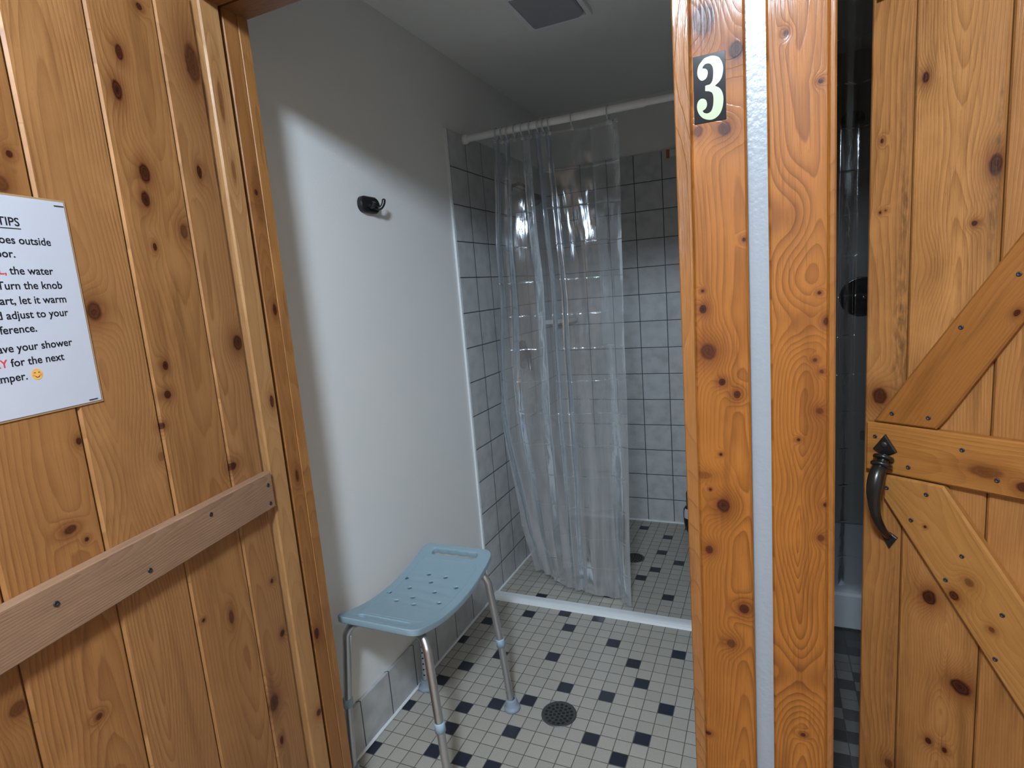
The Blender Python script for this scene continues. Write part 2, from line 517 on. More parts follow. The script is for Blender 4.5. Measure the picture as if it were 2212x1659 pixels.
wr = shell('wall_right', (14.2, -22.0, -1), (16.9, 24.4, CEIL), M['paint'], 'painted partition wall between the two shower stalls')
b_ = MB(); b_.box((14.0, .5, -1), (14.2, YB, 41.3)); b_.build('tile_cladding', M['tile_side'], wr)
# front wall with the two door openings
b_ = MB()
YF0, YF1 = -24.64, -22.0
b_.box((-30, YF0, -.5), (-5.25, -22.4, HC))
b_.box((13.85, YF0, -.5), (17.1, YF1, HC))
b_.box((-5.25, YF0, 41.2), (13.85, -22.4, HC))
b_.box((17.1, YF0, 41.2), (36.2, -22.4, HC))
b_.box((36.2, YF0, -.5), (46, -22.4, HC))
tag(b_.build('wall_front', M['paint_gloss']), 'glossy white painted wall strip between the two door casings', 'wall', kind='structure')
bb = MB(); bb.prism([(-22.4, 0), (.28, 0), (.28, 3.4), (-22.4, 3.4)], Fr((XLP, 0, 0), (0, 1, 0), (0, 0, 1)), 0, .2, .05)
for f_ in range(len(bb.uv)): bb.uv[f_] = [(a / U, c / U) for a, c in bb.uv[f_]]
bo = bb.build('baseboard_left', M['tile_skirt'])
tag(bo, 'low skirting row of square grey tiles along the side wall', 'baseboard', kind='structure')
b_ = MB(); b_.prism([(-22.4, -.02), (.9, -.02), (.9, .16), (-22.4, .16)], Fr((XL, 0, 0), (0, 1, 0), (0, 0, 1)), 0, .16, .07)
b_.build('caulk', M['caulk'], bo)
b_ = MB(); b_.prism([(2.0, -.1), (YB, -.5), (YB, -.25), (2.0, .14)], Fr((XL, 0, 0), (0, 1, 0), (0, 0, 1)), 0, .14, .06)
b_.build('caulk', M['caulk'], wl)
b_ = MB()
prof = [(.82, 0), (.95, .14), (1.15, .27), (1.35, .31), (1.9, .29), (2.02, .22), (2.03, -.06)]
vs = [(x, y, z) for x in (XL, 14.2) for y, z in prof]
n_ = len(prof)
b_.add(vs, [(i, n_ + i, n_ + i + 1, i + 1) for i in range(n_ - 1)] + [tuple(range(n_)), tuple(reversed(range(n_, 2 * n_)))])
tag(b_.build('trim_1', M['caulk']), 'low white threshold strip across the floor at the shower edge', 'threshold', kind='structure')
# second stall shell and hall shell
shell('wall_stall_back', (16.9, YB, -.5), (41, YB + 1.5, CEIL), M['stall_wall_shade'], 'dim back wall of the neighbouring shower stall')
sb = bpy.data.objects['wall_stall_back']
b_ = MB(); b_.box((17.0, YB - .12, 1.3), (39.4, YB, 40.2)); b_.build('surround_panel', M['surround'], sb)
shell('wall_stall_right', (39.5, -22.0, -.5), (41, YB, CEIL), M['paint'], 'far side wall of the neighbouring shower stall')
shell('wall_hall', (-30, -112, -.5), (46, -110.5, HC), M['hall_paint'], 'beige wall on the far side of the washroom passage')
shell('wall_hall_left', (-31.5, -112, -.5), (-30, -22.0, HC), M['hall_paint'], 'beige end wall of the washroom passage beside the open door')
shell('wall_hall_right', (46, -112, -.5), (47.5, -22.0, HC), M['hall_paint'], 'beige end wall of the washroom passage beyond the neighbouring stall')

shell('ceiling_hall', (-30, -112, HC), (46, -24.0, HC + .5), M['hall_paint'], 'plain beige ceiling of the washroom passage', 'ceiling')
# ------------------------------------------------------------------ lamp in the passage
LX, LY = 14.0, -51.0
lamp = empty('ceiling_light', (LX, LY, HC), 'round white dome light on the passage ceiling', 'ceiling light')
b_ = MB(); b_.lathe([(0, 0), (2.7, 0), (2.75, .15), (2.7, .5), (2.3, .6), (0, .6)], (LX, LY, HC), (0, 0, -1), 36); b_.build('housing', M['white'], lamp)
b_ = MB(); b_.lathe([(2.3, .55), (2.42, .9), (2.45, 1.6), (2.3, 2.3), (1.95, 2.95), (1.4, 3.4), (.7, 3.65), (0, 3.72)], (LX, LY, HC), (0, 0, -1), 28); b_.build('diffuser', M['lamp'], lamp)
win = empty('fill_window_1', (-24, -110.5, 38), 'unseen window added as cool fill light across the passage', 'window', kind='structure')  # unseen glowing window, added to fill the stalls and reflect in the curtain
WF = Fr((-24, -110.5, 38), (-1, 0, 0), (0, 0, 1))
b_ = MB()
for q in ((-5, -9, 5, -8), (-5, 8, 5, 9), (-5, -8, -4, 8), (4, -8, 5, 8), (-4, -.4, 4, .4)): b_.prism(rect(*q), WF, 0, .7, .1)
b_.build('fill_window_frame', M['white'], win)
b_ = MB(); b_.prism(rect(-4, -8, 4, 8), WF, .02, .1); b_.build('fill_window_glass', M['fill_glow'], win)

# ------------------------------------------------------------------ left door, swung open
A1 = math.radians(79)
D1 = Fr((-4.5, -25.2, 0), (-math.cos(A1), math.sin(A1), 0), (0, 0, 1))
door1 = empty('door_1', (-4.5, -25.2, 0), 'open plank door with a plain wooden bar across its inner face', 'door', kind='structure')
knL = [(3.86, 36.82, .17, .26), (4.21, 35.53, .2, .34), (3.68, 32.98, .24, .36), (3.82, 32.12, .19, .3), (3.78, 30.5, .09, .14), (.45, 37.6, .4, .8, .75, 5), (1.0, 33.5, .14, .26),
       (6.58, 28.4, .27, .33, .8, 6), (4.23, 26.36, .13, .17), (.35, 26.77, .3, .34, .9, 5), (2.31, 31.14, .2, .3, .6), (2.67, 38.7, .14, .12), (8.17, 32.73, .1, .1), (8.56, 31.9, .22, .25, .6),
       (4.36, 25.34, .16, .16), (4.84, 24.31, .14, .12), (7.88, 24.61, .09, .12), (1.78, 21.85, .22, .17), (8.66, 22.15, .2, .13, .8), (8.25, 21.66, .07, .07), (5.1, 23.29, .14, .18, .35),
       (6.4, 22.87, .5, 1.1, 0, 7), (3.18, 16.03, .14, .32, .7), (4.55, 16.73, .08, .07), (.53, 16.15, .09, .1), (.38, 13.52, .16, .17), (1.59, 10.95, .3, .42, .8, 5), (8.98, 16.29, .12, .1, .8),
       (10.96, 18.14, .25, .22, .6), (1.5, 9.0, .12, .2), (6.0, 11.0, .5, 1.5, 0, 6), (13.0, 30, .3, .4), (9.6, 37, .2, .3, .7)]
gro = [0.0, 1.95, 4.9, 7.7, 10.68, 13.6, 17.4]
b_ = MB(); mats = []
pl_light = [(0.3936, 0.2091, 0.0820), (0.3690, 0.1902, 0.0672), (0.3854, 0.2009, 0.0738), (0.3526, 0.1722, 0.0574), (0.3526, 0.1763, 0.0590), (0.3526, 0.1722, 0.0590)]
for i in range(6):
    s0, s1 = gro[i] + .02, gro[i + 1] - .02
    b_.prism(rect(-s1, .35, -s0, 40.25), D1, -.36, 0, .075, 'v', i)
    ks = [k for k in knL if gro[i] - k[2] * .9 <= k[0] < gro[i + 1] + k[2] * .9]
    mats.append(wood('door_plank_%d' % i, 3 + i * 1.7, kn(ks, -1), w0=-(gro[i] + gro[i + 1]) / 2 * U + (.03 if i % 2 else -.02), h0=(.05, .09, .02, .06, .04, .05)[i], tilt=(.02, -.03, .035, .03, .04, .02)[i],
                     v0=1.2, sp=.006, light=pl_light[i], dark=(0.1615, 0.0638, 0.0170), rough=.45, coat=.2, late=.8, bstr=.15))
b_.build('plank_panel', mats, door1)
M['raw'] = wood('raw_bar_wood', 21, (), w0=20.9 * U, h0=.03, tilt=.05, v0=-.3, sp=.0045, light=(0.2970, 0.1890, 0.1170), dark=(0.1620, 0.0900, 0.0495), rough=.65, coat=0, late=.55)
b_ = MB(); b_.prism(rect(-17.0, 19.45, -.02, 21.05), D1, .01, .40, .04, 'h'); b_.build('cross_bar', M['raw'], door1)

SCREWS = {}
def screw(fr, a, b, d, parent):
    key = parent.name
    if key not in SCREWS:
        s_ = MB()
        s_.lathe([(.085, 0), (.085, .015), (.075, .03), (.035, .03), (.03, .012), (.0, .012)], fr.o * 0 + fr.p(0, 0, 0), fr.n, 14)
        o_ = s_.build('screw', M['screw'], parent)
        SCREWS[key] = o_
    else:
        o_ = SCREWS[key].copy(); COL.objects.link(o_); o_.parent = parent
    o_.location = (fr.p(a, b, d) - fr.p(0, 0, 0)) * U
    return o_
for s_, z_ in ((9.77, 20.47), (6.73, 19.89), (3.77, 20.61), (.35, 20.54), (.36, 19.72), (12.8, 20.0), (15.6, 20.5)):
    screw(D1, -s_, z_, .40, door1)

# ------------------------------------------------------------------ notice on the left door
TXT = {}
def text_pts(body):
    cu = bpy.data.curves.new('t', 'FONT'); cu.body = body; cu.size = 1.0; cu.resolution_u = 3
    ob = bpy.data.objects.new('t', cu); COL.objects.link(ob)
    dg = bpy.context.evaluated_depsgraph_get()
    me = bpy.data.meshes.new_from_object(ob.evaluated_get(dg))
    vs = [(v.co.x, v.co.y) for v in me.vertices]; fs = [tuple(p.vertices) for p in me.polygons]
    bpy.data.objects.remove(ob); bpy.data.curves.remove(cu); bpy.data.meshes.remove(me)
    return vs, fs
def put_text(mb, body, fr, a_right, b_base, size, d, bold=.0):
    vs, fs = text_pts(body)
    xs = [v[0] for v in vs]; x1 = max(xs)
    for k in ((0, 0), (bold, 0), (0, bold), (bold, bold)) if bold else ((0, 0),):
        mb.add([fr.p(a_right + (x - x1) * size + k[0], b_base + y * size + k[1], d + k[0] * .02 + k[1] * .03) for x, y in vs], fs)
    return (x1 - min(xs)) * size
note = empty('notice_sheet', tuple(D1.p(-9.1, 28.6, 0)), 'white laminated notice of shower tips stapled to the open plank door', 'notice')
PB = .16
b_ = MB(); b_.prism(rect(-11.42, 25.62, -6.86, 31.66), D1, .01, .03, .005); b_.build('laminate', M['laminate'], note)
b_ = MB(); b_.prism(rect(-11.36, 25.68, -6.93, 31.60), D1, .03, .045, .002); b_.build('paper', M['paper'], note)
ink = MB(); red = MB(); red2 = MB()
TS = .302; BO = .009
lines = [('SHOWER TIPS', 8.33, 30.80, TS * 1.05), ('Leave shoes outside', 7.56, 30.32, TS), ('the door.', 8.62, 29.95, TS), ('the water', 7.66, 29.50, TS), ('is off. Turn the knob', 7.48, 29.10, TS),
         ('to start, let it warm', 7.44, 28.70, TS), ('up and adjust to your', 7.46, 28.31, TS), ('preference.', 8.46, 27.93, TS), ('leave your shower', 7.52, 27.44, TS), ('for the next', 7.85, 27.05, TS), ('camper.', 8.98, 26.66, TS)]
wd = {}
for t_, s_, z_, sz in lines:
    wd[t_] = put_text(ink, t_, D1, -s_, z_, sz, .048, BO)
ink.prism(rect(-8.33 - wd['SHOWER TIPS'], 30.72, -8.31, 30.745), D1, .046, .049)
put_text(red, 'INSTALL,', D1, -7.66 - wd['the water'] - .09, 29.50, TS, .048, BO)
put_text(red2, 'DRY', D1, -7.85 - wd['for the next'] - .08, 27.05, TS, .048, BO)
ink.build('lettering', M['ink'], note); red.build('red_lettering', M['red_ink'], note); red2.build('red_lettering', M['red_ink'], note)
def disc(mb, fr, a, b, r, d, n=24, sy=1.0):
    mb.add([fr.p(a + r * math.cos(2 * math.pi * k / n), b + r * sy * math.sin(2 * math.pi * k / n), d) for k in range(n)], [tuple(range(n))])
em = MB(); disc(em, D1, -8.70, 26.76, .155, .05); eo = em.build('smiling_face', M['emoji'], note); eo['label'] = 'small yellow smiling face printed after the last word'
em = MB()
def arc(mb, fr, ca, cb, r, a0, a1, wdt, d, n=10):
    for k in range(n):
        t0, t1 = a0 + (a1 - a0) * k / n, a0 + (a1 - a0) * (k + 1) / n
        q = [(ca + rr * math.cos(t), cb + rr * math.sin(t)) for rr, t in ((r, t0), (r, t1), (r - wdt, t1), (r - wdt, t0))]
        mb.add([fr.p(a, b, d) for a, b in q], [(0, 1, 2, 3)])
for q in (-.06, .06): arc(em, D1, -8.70 + q, 26.76 + .03, .034, math.radians(20), math.radians(160), .016, .054)
arc(em, D1, -8.70, 26.76 - .015, .075, math.radians(200), math.radians(340), .018, .054)
em.build('face_marks', M['emoji_dark'], eo)
em = MB()
for q in (-.1, .1): disc(em, D1, -8.70 + q, 26.74, .025, .053, 12)
em.build('blush', M['blush'], eo)
for a, b in ((-7.1, 31.48), (-7.2, 25.75)):
    s_ = MB(); s_.prism(rect(a - .14, b - .012, a + .14, b + .012), D1, .045, .06); s_.build('staple', M['screw'], note)

# ------------------------------------------------------------------ left jamb, header
JL = Fr((-4.5, 0, 0), (0, 1, 0), (0, 0, 1))
jl = empty('trim_2', (-4.6, -23.7, 0), 'pine door jamb beside the open door with a stop strip', 'door jamb', kind='structure')
jk = dict(rough=.42, coat=.2)
b_ = MB(); b_.prism(rect(-24.98, .05, -22.45, HZ + .3), JL, -.72, -.32, 0); b_.build('jamb_board', wood('jamb_back_wood', 31, (), light=(.26, .13, .045), dark=(.15, .06, .018), **jk), jl)
b_ = MB(); b_.prism(rect(-25.0, .05, -24.02, HZ + .3), JL, -.32, .16, .07)
b_.build('stop_strip', wood('stop_strip_wood', 33, kn([(-24.3, 24.0, .12, .3), (-24.25, 8.5, .16, .2), (-24.5, 33.8, .1, .5, .5), (-24.6, 36.5, .12, .9, .5)]), w0=-24.5 * U, h0=.05, light=(.38, .22, .09), dark=(.24, .115, .04), **jk), jl)
b_ = MB(); b_.prism(rect(-23.74, .05, -22.98, HZ + .3), JL, -.32, -.02, .04)
b_.build('inner_board', wood('inner_board_wood', 35, kn([(-23.3, 33.1, .1, .14), (-23.2, 33.0, .3, 1.4, .3), (-23.2, 28, .12, .3), (-23.3, 20.2, .1, .3, .8), (-23.5, 12.2, .16, .3)]), w0=-23.2 * U, h0=.015, tilt=.02, light=(.29, .135, .042), dark=(.17, .065, .017), **jk), jl)
b_ = MB(); b_.prism(rect(-22.98, .05, -22.42, HZ + .3), JL, -.6, .0, .03)
o = b_.build('rough_edge', wood('rough_edge_wood', 37, (), w0=-22.6 * U, h0=.2, light=(.34, .165, .05), dark=(.2, .08, .02), rough=.4, coat=.5, fib=.6, bstr=.9), jl)
o['label'] = 'rough sawn inner edge of the jamb'
b_ = MB(); b_.prism(rect(-6.9, .05, -4.85, HZ + 2), Fr((0, -24.64, 0), (1, 0, 0), (0, 0, 1)), 0, .3, .05); b_.build('casing', wood('casing_left_wood', 38, (), w0=-6 * U, **jk), jl)
hd = empty('trim_3', (4.5, -23.7, HZ), 'pine header across the top of the shower doorway', 'door header', kind='structure')
HF = Fr((0, 0, HZ), (1, 0, 0), (0, 1, 0))
HF.n = -HF.n                      # underside faces down
def hboard(nm, y0, y1, d0, d1, mt):
    b_ = MB(); b_.box((-4.5, y0, HZ - d1), (13.5, y1, HZ - d0)); 
    for f_ in range(len(b_.uv)): b_.uv[f_] = [(c * U, a * U) for a, c in b_.uv[f_]]
    return b_.build(nm, mt, hd)
M['head'] = wood('header_wood', 41, (), w0=-23 * U, h0=.05, light=(.26, .12, .04), dark=(.15, .055, .016), **jk)
hboard('head_board', -24.98, -22.45, -.6, -.3, M['head'])
hboard('stop_strip', -25.0, -24.02, -.3, .1, M['head'])
hboard('inner_board', -23.74, -22.42, -.3, .0, M['head'])
b_ = MB(); b_.box((-6.9, -25.0, HZ + .2), (15.3, -24.64, HZ + 2.1)); 
for f_ in range(len(b_.uv)): b_.uv[f_] = [(c * U, a * U) for a, c in b_.uv[f_]]
b_.build('casing', M['head'], hd)

# ------------------------------------------------------------------ two casings between the doorways
CF = Fr((0, -25, 0), (1, 0, 0), (0, 0, 1))
c3 = empty('trim_4', (14.4, -25, 0), 'varnished knotty pine door casing carrying the number plate', 'door casing', kind='structure')
k3 = [(14.29, 34.85, .3, .45, .8, 6), (15.1, 33.9, .2, .25), (14.77, 31.95, .18, .2, .8, 4), (14.07, 32.0, .14, .16, .6), (14.08, 27.02, .11, .13, 1, 4), (14.2, 25.75, .25, .27, .75, 6),
      (14.57, 24.83, .1, .11, 1.2), (15.23, 28.9, .05, .06), (14.08, 27.55, .05, .04), (14.53, 20.95, .2, .24, .9, 7), (14.08, 19.45, .12, .14, .8, 4), (15.08, 17.58, .15, .17, .9, 4), (14.98, 24.45, .1, .12, .9, 4),
      (14.49, 22.59, .04, .05), (14.68, 16.31, .14, .15, .6, 4), (13.9, 12.86, .09, .07), (14.16, 21.45, .05, .04), (13.95, 21.9, .3, .12, .35, 3)]
po = dict(light=(0.3182, 0.1221, 0.0192), dark=(0.1110, 0.0296, 0.0030), rough=.48, coat=.09)
b_ = MB(); b_.prism([(13.78, .05), (15.42, .05), (15.345, 24.7), (15.31, HZ + .2), (13.95, HZ + .2), (13.82, 24.7)], CF, -.36, 0, .06, 'v')
b_.build('casing_board', wood('casing_three_wood', 51, kn(k3), w0=14.9 * U, h0=.03, tilt=.028, v0=1.15, sp=.0042, late=.9, bstr=.2, **po), c3)
b_ = MB(); b_.prism([(13.5, .05), (13.80, .05), (13.82, 24.7), (13.93, HZ + .2), (13.44, HZ + .2), (13.44, 24.7)], CF, -2.6, -.02, .03, 'v')
o = b_.build('jamb_edge', wood('jamb_edge_wood', 53, (), w0=13.2 * U, h0=.15, sp=.003, light=(0.2964, 0.1287, 0.0351), dark=(0.1482, 0.0546, 0.0117), rough=.4, coat=.6, fib=.6, bstr=.9, late=.5), c3)
o['label'] = 'rough sawn front edge of the jamb board'
c2 = empty('trim_5', (16.7, -25, 0), 'varnished pine door casing with wide oval grain, no number on it', 'door casing', kind='structure')
k2 = [(16.31, 34.03, .06, .08), (17.12, 32.7, .06, .06), (16.7, 26.45, .26, .36, .12, 6), (17.3, 26.5, .09, .12, .9, 3), (17.12, 27.28, .05, .05), (17.02, 25.43, .06, .06, .7), (17.19, 25.1, .06, .06, .7), (17.14, 23.98, .1, .1, .6, 3),
      (17.19, 20.17, .1, .11, .6, 3), (16.61, 23.12, .04, .04), (16.74, 15.5, .34, .55, .08, 8), (16.74, 13.56, .08, .07, .9), (17.3, 21.2, .05, .06), (16.5, 29.3, .22, .5, .12, 5), (16.7, 21.6, .3, .5, 0, 5), (16.7, 18.2, .35, .7, 0, 6)]
b_ = MB(); b_.prism([(15.93, .05), (17.42, .05), (17.36, 24.7), (17.30, HZ + .2), (15.80, HZ + .2), (15.89, 24.7)], CF, -.36, 0, .06, 'v')
b_.build('casing_board', wood('casing_two_wood', 57, kn(k2), w0=16.68 * U, h0=.012, tilt=.03, v0=1.05, sp=.0046, late=.9, bstr=.2, **po), c2)
b_ = MB(); b_.prism([(17.40, .05), (17.64, .05), (17.54, 24.7), (17.46, HZ + .2), (17.28, HZ + .2), (17.34, 24.7)], CF, -2.6, -.05, .05, 'v')
b_.build('jamb_edge', wood('jamb_edge_two_wood', 59, (), w0=17.9 * U, h0=.15, sp=.003, light=(0.2808, 0.1131, 0.0234), dark=(0.1170, 0.0390, 0.0062), rough=.4, coat=.6, late=.5), c2)

# number plate
np_ = empty('number_plate', (14.41, -25, 33.1), 'small black plate with a cream figure 3 on the varnished casing', 'number plate')
b_ = MB(); b_.prism(rect(13.985, 32.2, 14.825, 33.95), CF, .0, .03, .006); b_.build('plate', M['plate'], np_)
P3 = [(14.204, 33.78), (14.276, 33.85), (14.382, 33.878), (14.487, 33.881), (14.59, 33.849), (14.675, 33.788), (14.741, 33.663), (14.768, 33.521), (14.753, 33.371), (14.716, 33.259), (14.645, 33.17), (14.548, 33.101),
      (14.642, 33.042), (14.718, 32.94), (14.758, 32.785), (14.752, 32.614), (14.717, 32.464), (14.645, 32.338), (14.538, 32.261), (14.414, 32.24), (14.273, 32.283), (14.168, 32.364), (14.091, 32.494), (14.064, 32.64),
      (14.089, 32.759), (14.153, 32.826), (14.233, 32.828), (14.303, 32.779), (14.333, 32.677), (14.307, 32.577), (14.244, 32.527), (14.208, 32.511), (14.242, 32.457), (14.33, 32.423), (14.419, 32.45), (14.474, 32.545),
      (14.498, 32.68), (14.501, 32.819), (14.474, 32.928), (14.396, 32.987), (14.291, 33.014), (14.294, 33.147), (14.348, 33.159), (14.418, 33.165), (14.481, 33.239), (14.507, 33.371), (14.51, 33.525), (14.481, 33.634),
      (14.413, 33.7), (14.308, 33.706), (14.245, 33.651), (14.227, 33.612), (14.305, 33.59), (14.357, 33.541), (14.369, 33.452), (14.326, 33.34), (14.227, 33.296), (14.149, 33.342), (14.099, 33.457), (14.102, 33.595), (14.141, 33.708)]
P3.reverse()
CORN = {(14.548, 33.101), (14.291, 33.014), (14.294, 33.147), (14.227, 33.612), (14.208, 32.511)}
sm = []
nP = len(P3)
for i in range(nP):
    p0, p1, p2, p3_ = (Vector(P3[(i + k) % nP]) for k in (-1, 0, 1, 2))
    sm.append(tuple(p1))
    if P3[i] in CORN or P3[(i + 1) % nP] in CORN: continue
    for t in (.33, .66):
        q = .5 * ((2 * p1) + (p2 - p0) * t + (2 * p0 - 5 * p1 + 4 * p2 - p3_) * t * t + (3 * p1 - p0 - 3 * p2 + p3_) * t ** 3)
        sm.append(tuple(q))
b_ = MB()
n_ = len(sm)
b_.add([CF.p(a, c, .028) for a, c in sm] + [CF.p(a, c, .042) for a, c in sm], [tuple(range(n_, 2 * n_))] + [(i, (i + 1) % n_, n_ + (i + 1) % n_, n_ + i) for i in range(n_)])
b_.build('numeral', M['numeral'], np_)

# ------------------------------------------------------------------ right door, ajar into the second stall
A2 = math.radians(33)
D2 = Fr((35, -25, 0), (math.cos(A2), -math.sin(A2), 0), (0, 0, 1))
door2 = empty('door_2', (35, -25, 0), 'knotty pine plank door with diagonal braces and a black pull handle', 'door', kind='structure')
knR = [(16.5, 34.46, .13, .2), (17.94, 32.61, .06, .09), (14.28, 30.95, .22, .4, 1.2, 5), (14.82, 29.06, .1, .1), (17.81, 22.47, .3, .36, .9, 6), (15.75, 14.28, .27, .33, 1, 7),
       (14.55, 10.87, .38, .34, 1, 7), (13.51, 12.75, .07, .09), (15.58, 7.74, .13, .16), (14.99, 7.7, .1, .13), (17.07, 5.54, .2, .24, .6), (16.0, 27.5, .2, .5, .1, 4), (17.95, 29.9, .05, .06), (17.75, 29.95, .05, .05, .6),
       (11.5, 30, .3, .3), (12.6, 24.5, .2, .3, .6), (10, 18, .3, .3), (12.4, 33.2, .2, .3, .4)]
stR = {0: [(17.05, 29.9, .12, 1.2, .8), (17.05, 25.0, .3, 3.2, .8), (17.2, 33, .12, 2.0, .4), (17.1, 12, .25, 4.5, .35)], 1: [(14.22, 31.8, .08, 1.6, 1.0), (14.3, 29.5, .12, 1.6, .8)]}
gr2 = [18.43, 16.88, 14.06, 11.2, 8.4, 5.6, 2.8, .3]
b_ = MB(); mats = []
rl = [(0.3956, 0.1849, 0.0568), (0.4214, 0.2021, 0.0619), (0.3956, 0.1849, 0.0559), (0.3956, 0.1849, 0.0559), (0.3956, 0.1849, 0.0559), (0.3956, 0.1849, 0.0559), (0.3956, 0.1849, 0.0559)]
for i in range(7):
    s0, s1 = gr2[i], gr2[i + 1]
    b_.prism(rect(-s0 + .02, .35, -s1 - .02, 39.7), D2, -.36, 0, .09, 'v', i)
    ks = [k for k in knR if s1 - k[2] * .9 < k[0] <= s0 + k[2] * .9]
    mats.append(wood('right_door_plank_%d' % i, 61 + i * 2.3, kn(ks, -1), w0=-(s0 + s1) / 2 * U + (-.05, .01, .03, 0, .02, -.02, 0)[i], h0=(.1, .02, .05, .04, .05, .06, .04)[i], tilt=(.01, .03, .03, .02, .02, .02, .02)[i], v0=1.35, sp=.005,
                     light=rl[i], dark=(0.1445, 0.0510, 0.0093), rough=.45, coat=.12, late=.6, bstr=.25, stains=[(-a * U, c * U, d * U, e * U, f_) for a, c, d, e, f_ in stR.get(i, [])]))
b_.build('plank_panel', mats, door2)
ro = dict(light=(0.3870, 0.1720, 0.0396), dark=(0.1634, 0.0585, 0.0095), rough=.45, coat=.1, late=.55)
b_ = MB(); b_.prism(rect(-18.15, 19.3, -.4, 21.4), D2, .01, .38, .075, 'h')
b_.build('cross_rail', wood('rail_wood', 81, [(19.8 * U, -12.9 * U, .01, .012, .9, 3), (20.1 * U, -14.0 * U, .012, .03, .5, 3)], w0=20.0 * U, h0=.06, tilt=.02, v0=-.8, **ro), door2)
b_ = MB(); b_.prism(rect(-18.1, 37.75, -.4, 39.6), D2, .01, .38, .075, 'h'); b_.build('top_rail', wood('top_rail_wood', 83, (), w0=38.6 * U, h0=.05, v0=-.8, **ro), door2)
b_ = MB(); b_.prism(rect(-18.1, .6, -.4, 2.6), D2, .01, .38, .075, 'h'); b_.build('bottom_rail', wood('bottom_rail_wood', 85, (), w0=1.6 * U, h0=.05, v0=-.8, **ro), door2)
ang = math.atan2(.845, .535)
b_ = MB(); b_.prism([(-17.88, 21.44), (-15.62, 21.44), (-15.28, 21.95), (-6.3, 37.72), (-7.55, 37.72)], D2, .01, .38, .075, 'r', 0, ang)
cosr, sinr = math.cos(ang), math.sin(ang)
def rot_uv(a, c): return (a * sinr - c * cosr) * U, (a * cosr + c * sinr) * U
kk = [(*rot_uv(-13.38, 25.9), .005, .007, 1.0, 4.0)]
b_.build('upper_brace', wood('upper_brace_wood', 87, kk, w0=rot_uv(-15, 25.2)[0] - .03, h0=.04, v0=rot_uv(-15, 25.2)[1], tilt=.03, light=(0.3268, 0.1333, 0.0301), dark=(0.1419, 0.0490, 0.0077), rough=.36, coat=.25, late=.55), door2)
ang2 = math.atan2(-.823, .567)
b_ = MB(); b_.prism([(-17.42, 19.24), (-17.42, 18.2), (-7.0, 3.1), (-7.0, 2.65), (-4.35, 2.65), (-4.35, 3.35), (-15.3, 19.24)], D2, .01, .38, .075, 'r', 0, ang2)
cosr, sinr = math.cos(ang2), math.sin(ang2)
kk = [(*rot_uv(-14.78, 14.89), .009, .011, 1.0, 4.0), (*rot_uv(-14.32, 15.62), .008, .01, .5, 4.0), (*rot_uv(-15.85, 17.41), .003, .003, 1.0, 2.0), (*rot_uv(-13.56, 14.03), .005, .006, .7, 2.0)]
b_.build('lower_brace', wood('lower_brace_wood', 89, kk, w0=rot_uv(-15, 16.5)[0] - .02, h0=.07, v0=rot_uv(-15, 16.5)[1], light=(0.3956, 0.1935, 0.0533), dark=(0.1892, 0.0757, 0.0146), rough=.36, coat=.25, late=.5), door2)
for s_, z_ in ((14.95, 25.39), (13.38, 27.2), (17.16, 21.87), (15.87, 21.87), (17.78, 20.81), (14.74, 20.8), (16.51, 19.74), (13.65, 19.87), (17.28, 18.68), (15.85, 18.76), (16.35, 17.54), (14.59, 16.61), (15.08, 15.44), (13.27, 14.76), (13.4, 12.9), (11.9, 12.6)):
    screw(D2, -s_, z_, .38, door2)
hn = MB()
hn.prism([(-17.75, 20.27), (-17.38, 20.12), (-17.0, 20.27), (-17.38, 20.98)][::1] if False else [(-17.82, 20.3), (-17.37, 20.02), (-16.92, 20.3), (-17.37, 20.98)], D2, .38, .50, .04)
hn.prism([(-17.6, 16.46), (-17.27, 15.89), (-16.96, 16.46), (-17.27, 16.62)], D2, 0, .12, .03)
path = spline([D2.p(-17.34, 20.1, .52), D2.p(-17.34, 19.8, .72), D2.p(-17.35, 19.35, 1.12), D2.p(-17.35, 18.6, 1.32), D2.p(-17.34, 17.7, 1.12), D2.p(-17.3, 16.9, .6), D2.p(-17.28, 16.45, .12)], 6)
def grip_r(t):
    return .20 + .12 * math.exp(-((t - .38) / .22) ** 2) - .06 * t
hn.tube(path, grip_r, 16, 0, True, 1.0)
for z_, d_, r_ in ((20.02, .6, .36), (19.76, .76, .38)):
    hn.lathe([(.1, -.1), (r_, -.07), (r_ + .03, 0), (r_, .07), (.1, .1)], D2.p(-17.34, z_, d_), D2.ez * .9 + D2.n * -.5, 20)
ho = hn.build('door_handle', M['black'], door2); ho['label'] = 'black wrought iron thumb pull with spear shaped ends'
for z_, d_, s_ in ((20.55, .5, 17.38), (16.4, .12, 17.28)):
    q = MB(); q.lathe([(.13, 0), (.12, .03), (.06, .05), (0, .05)], D2.p(-s_, z_, d_), D2.n, 16); q.build('handle_screw', M['screw'], ho)
q = MB(); q.prism(rect(-18.62, 20.42, -18.43, 20.78), D2, -.3, -.12); q.build('latch', M['black_matte'], door2)

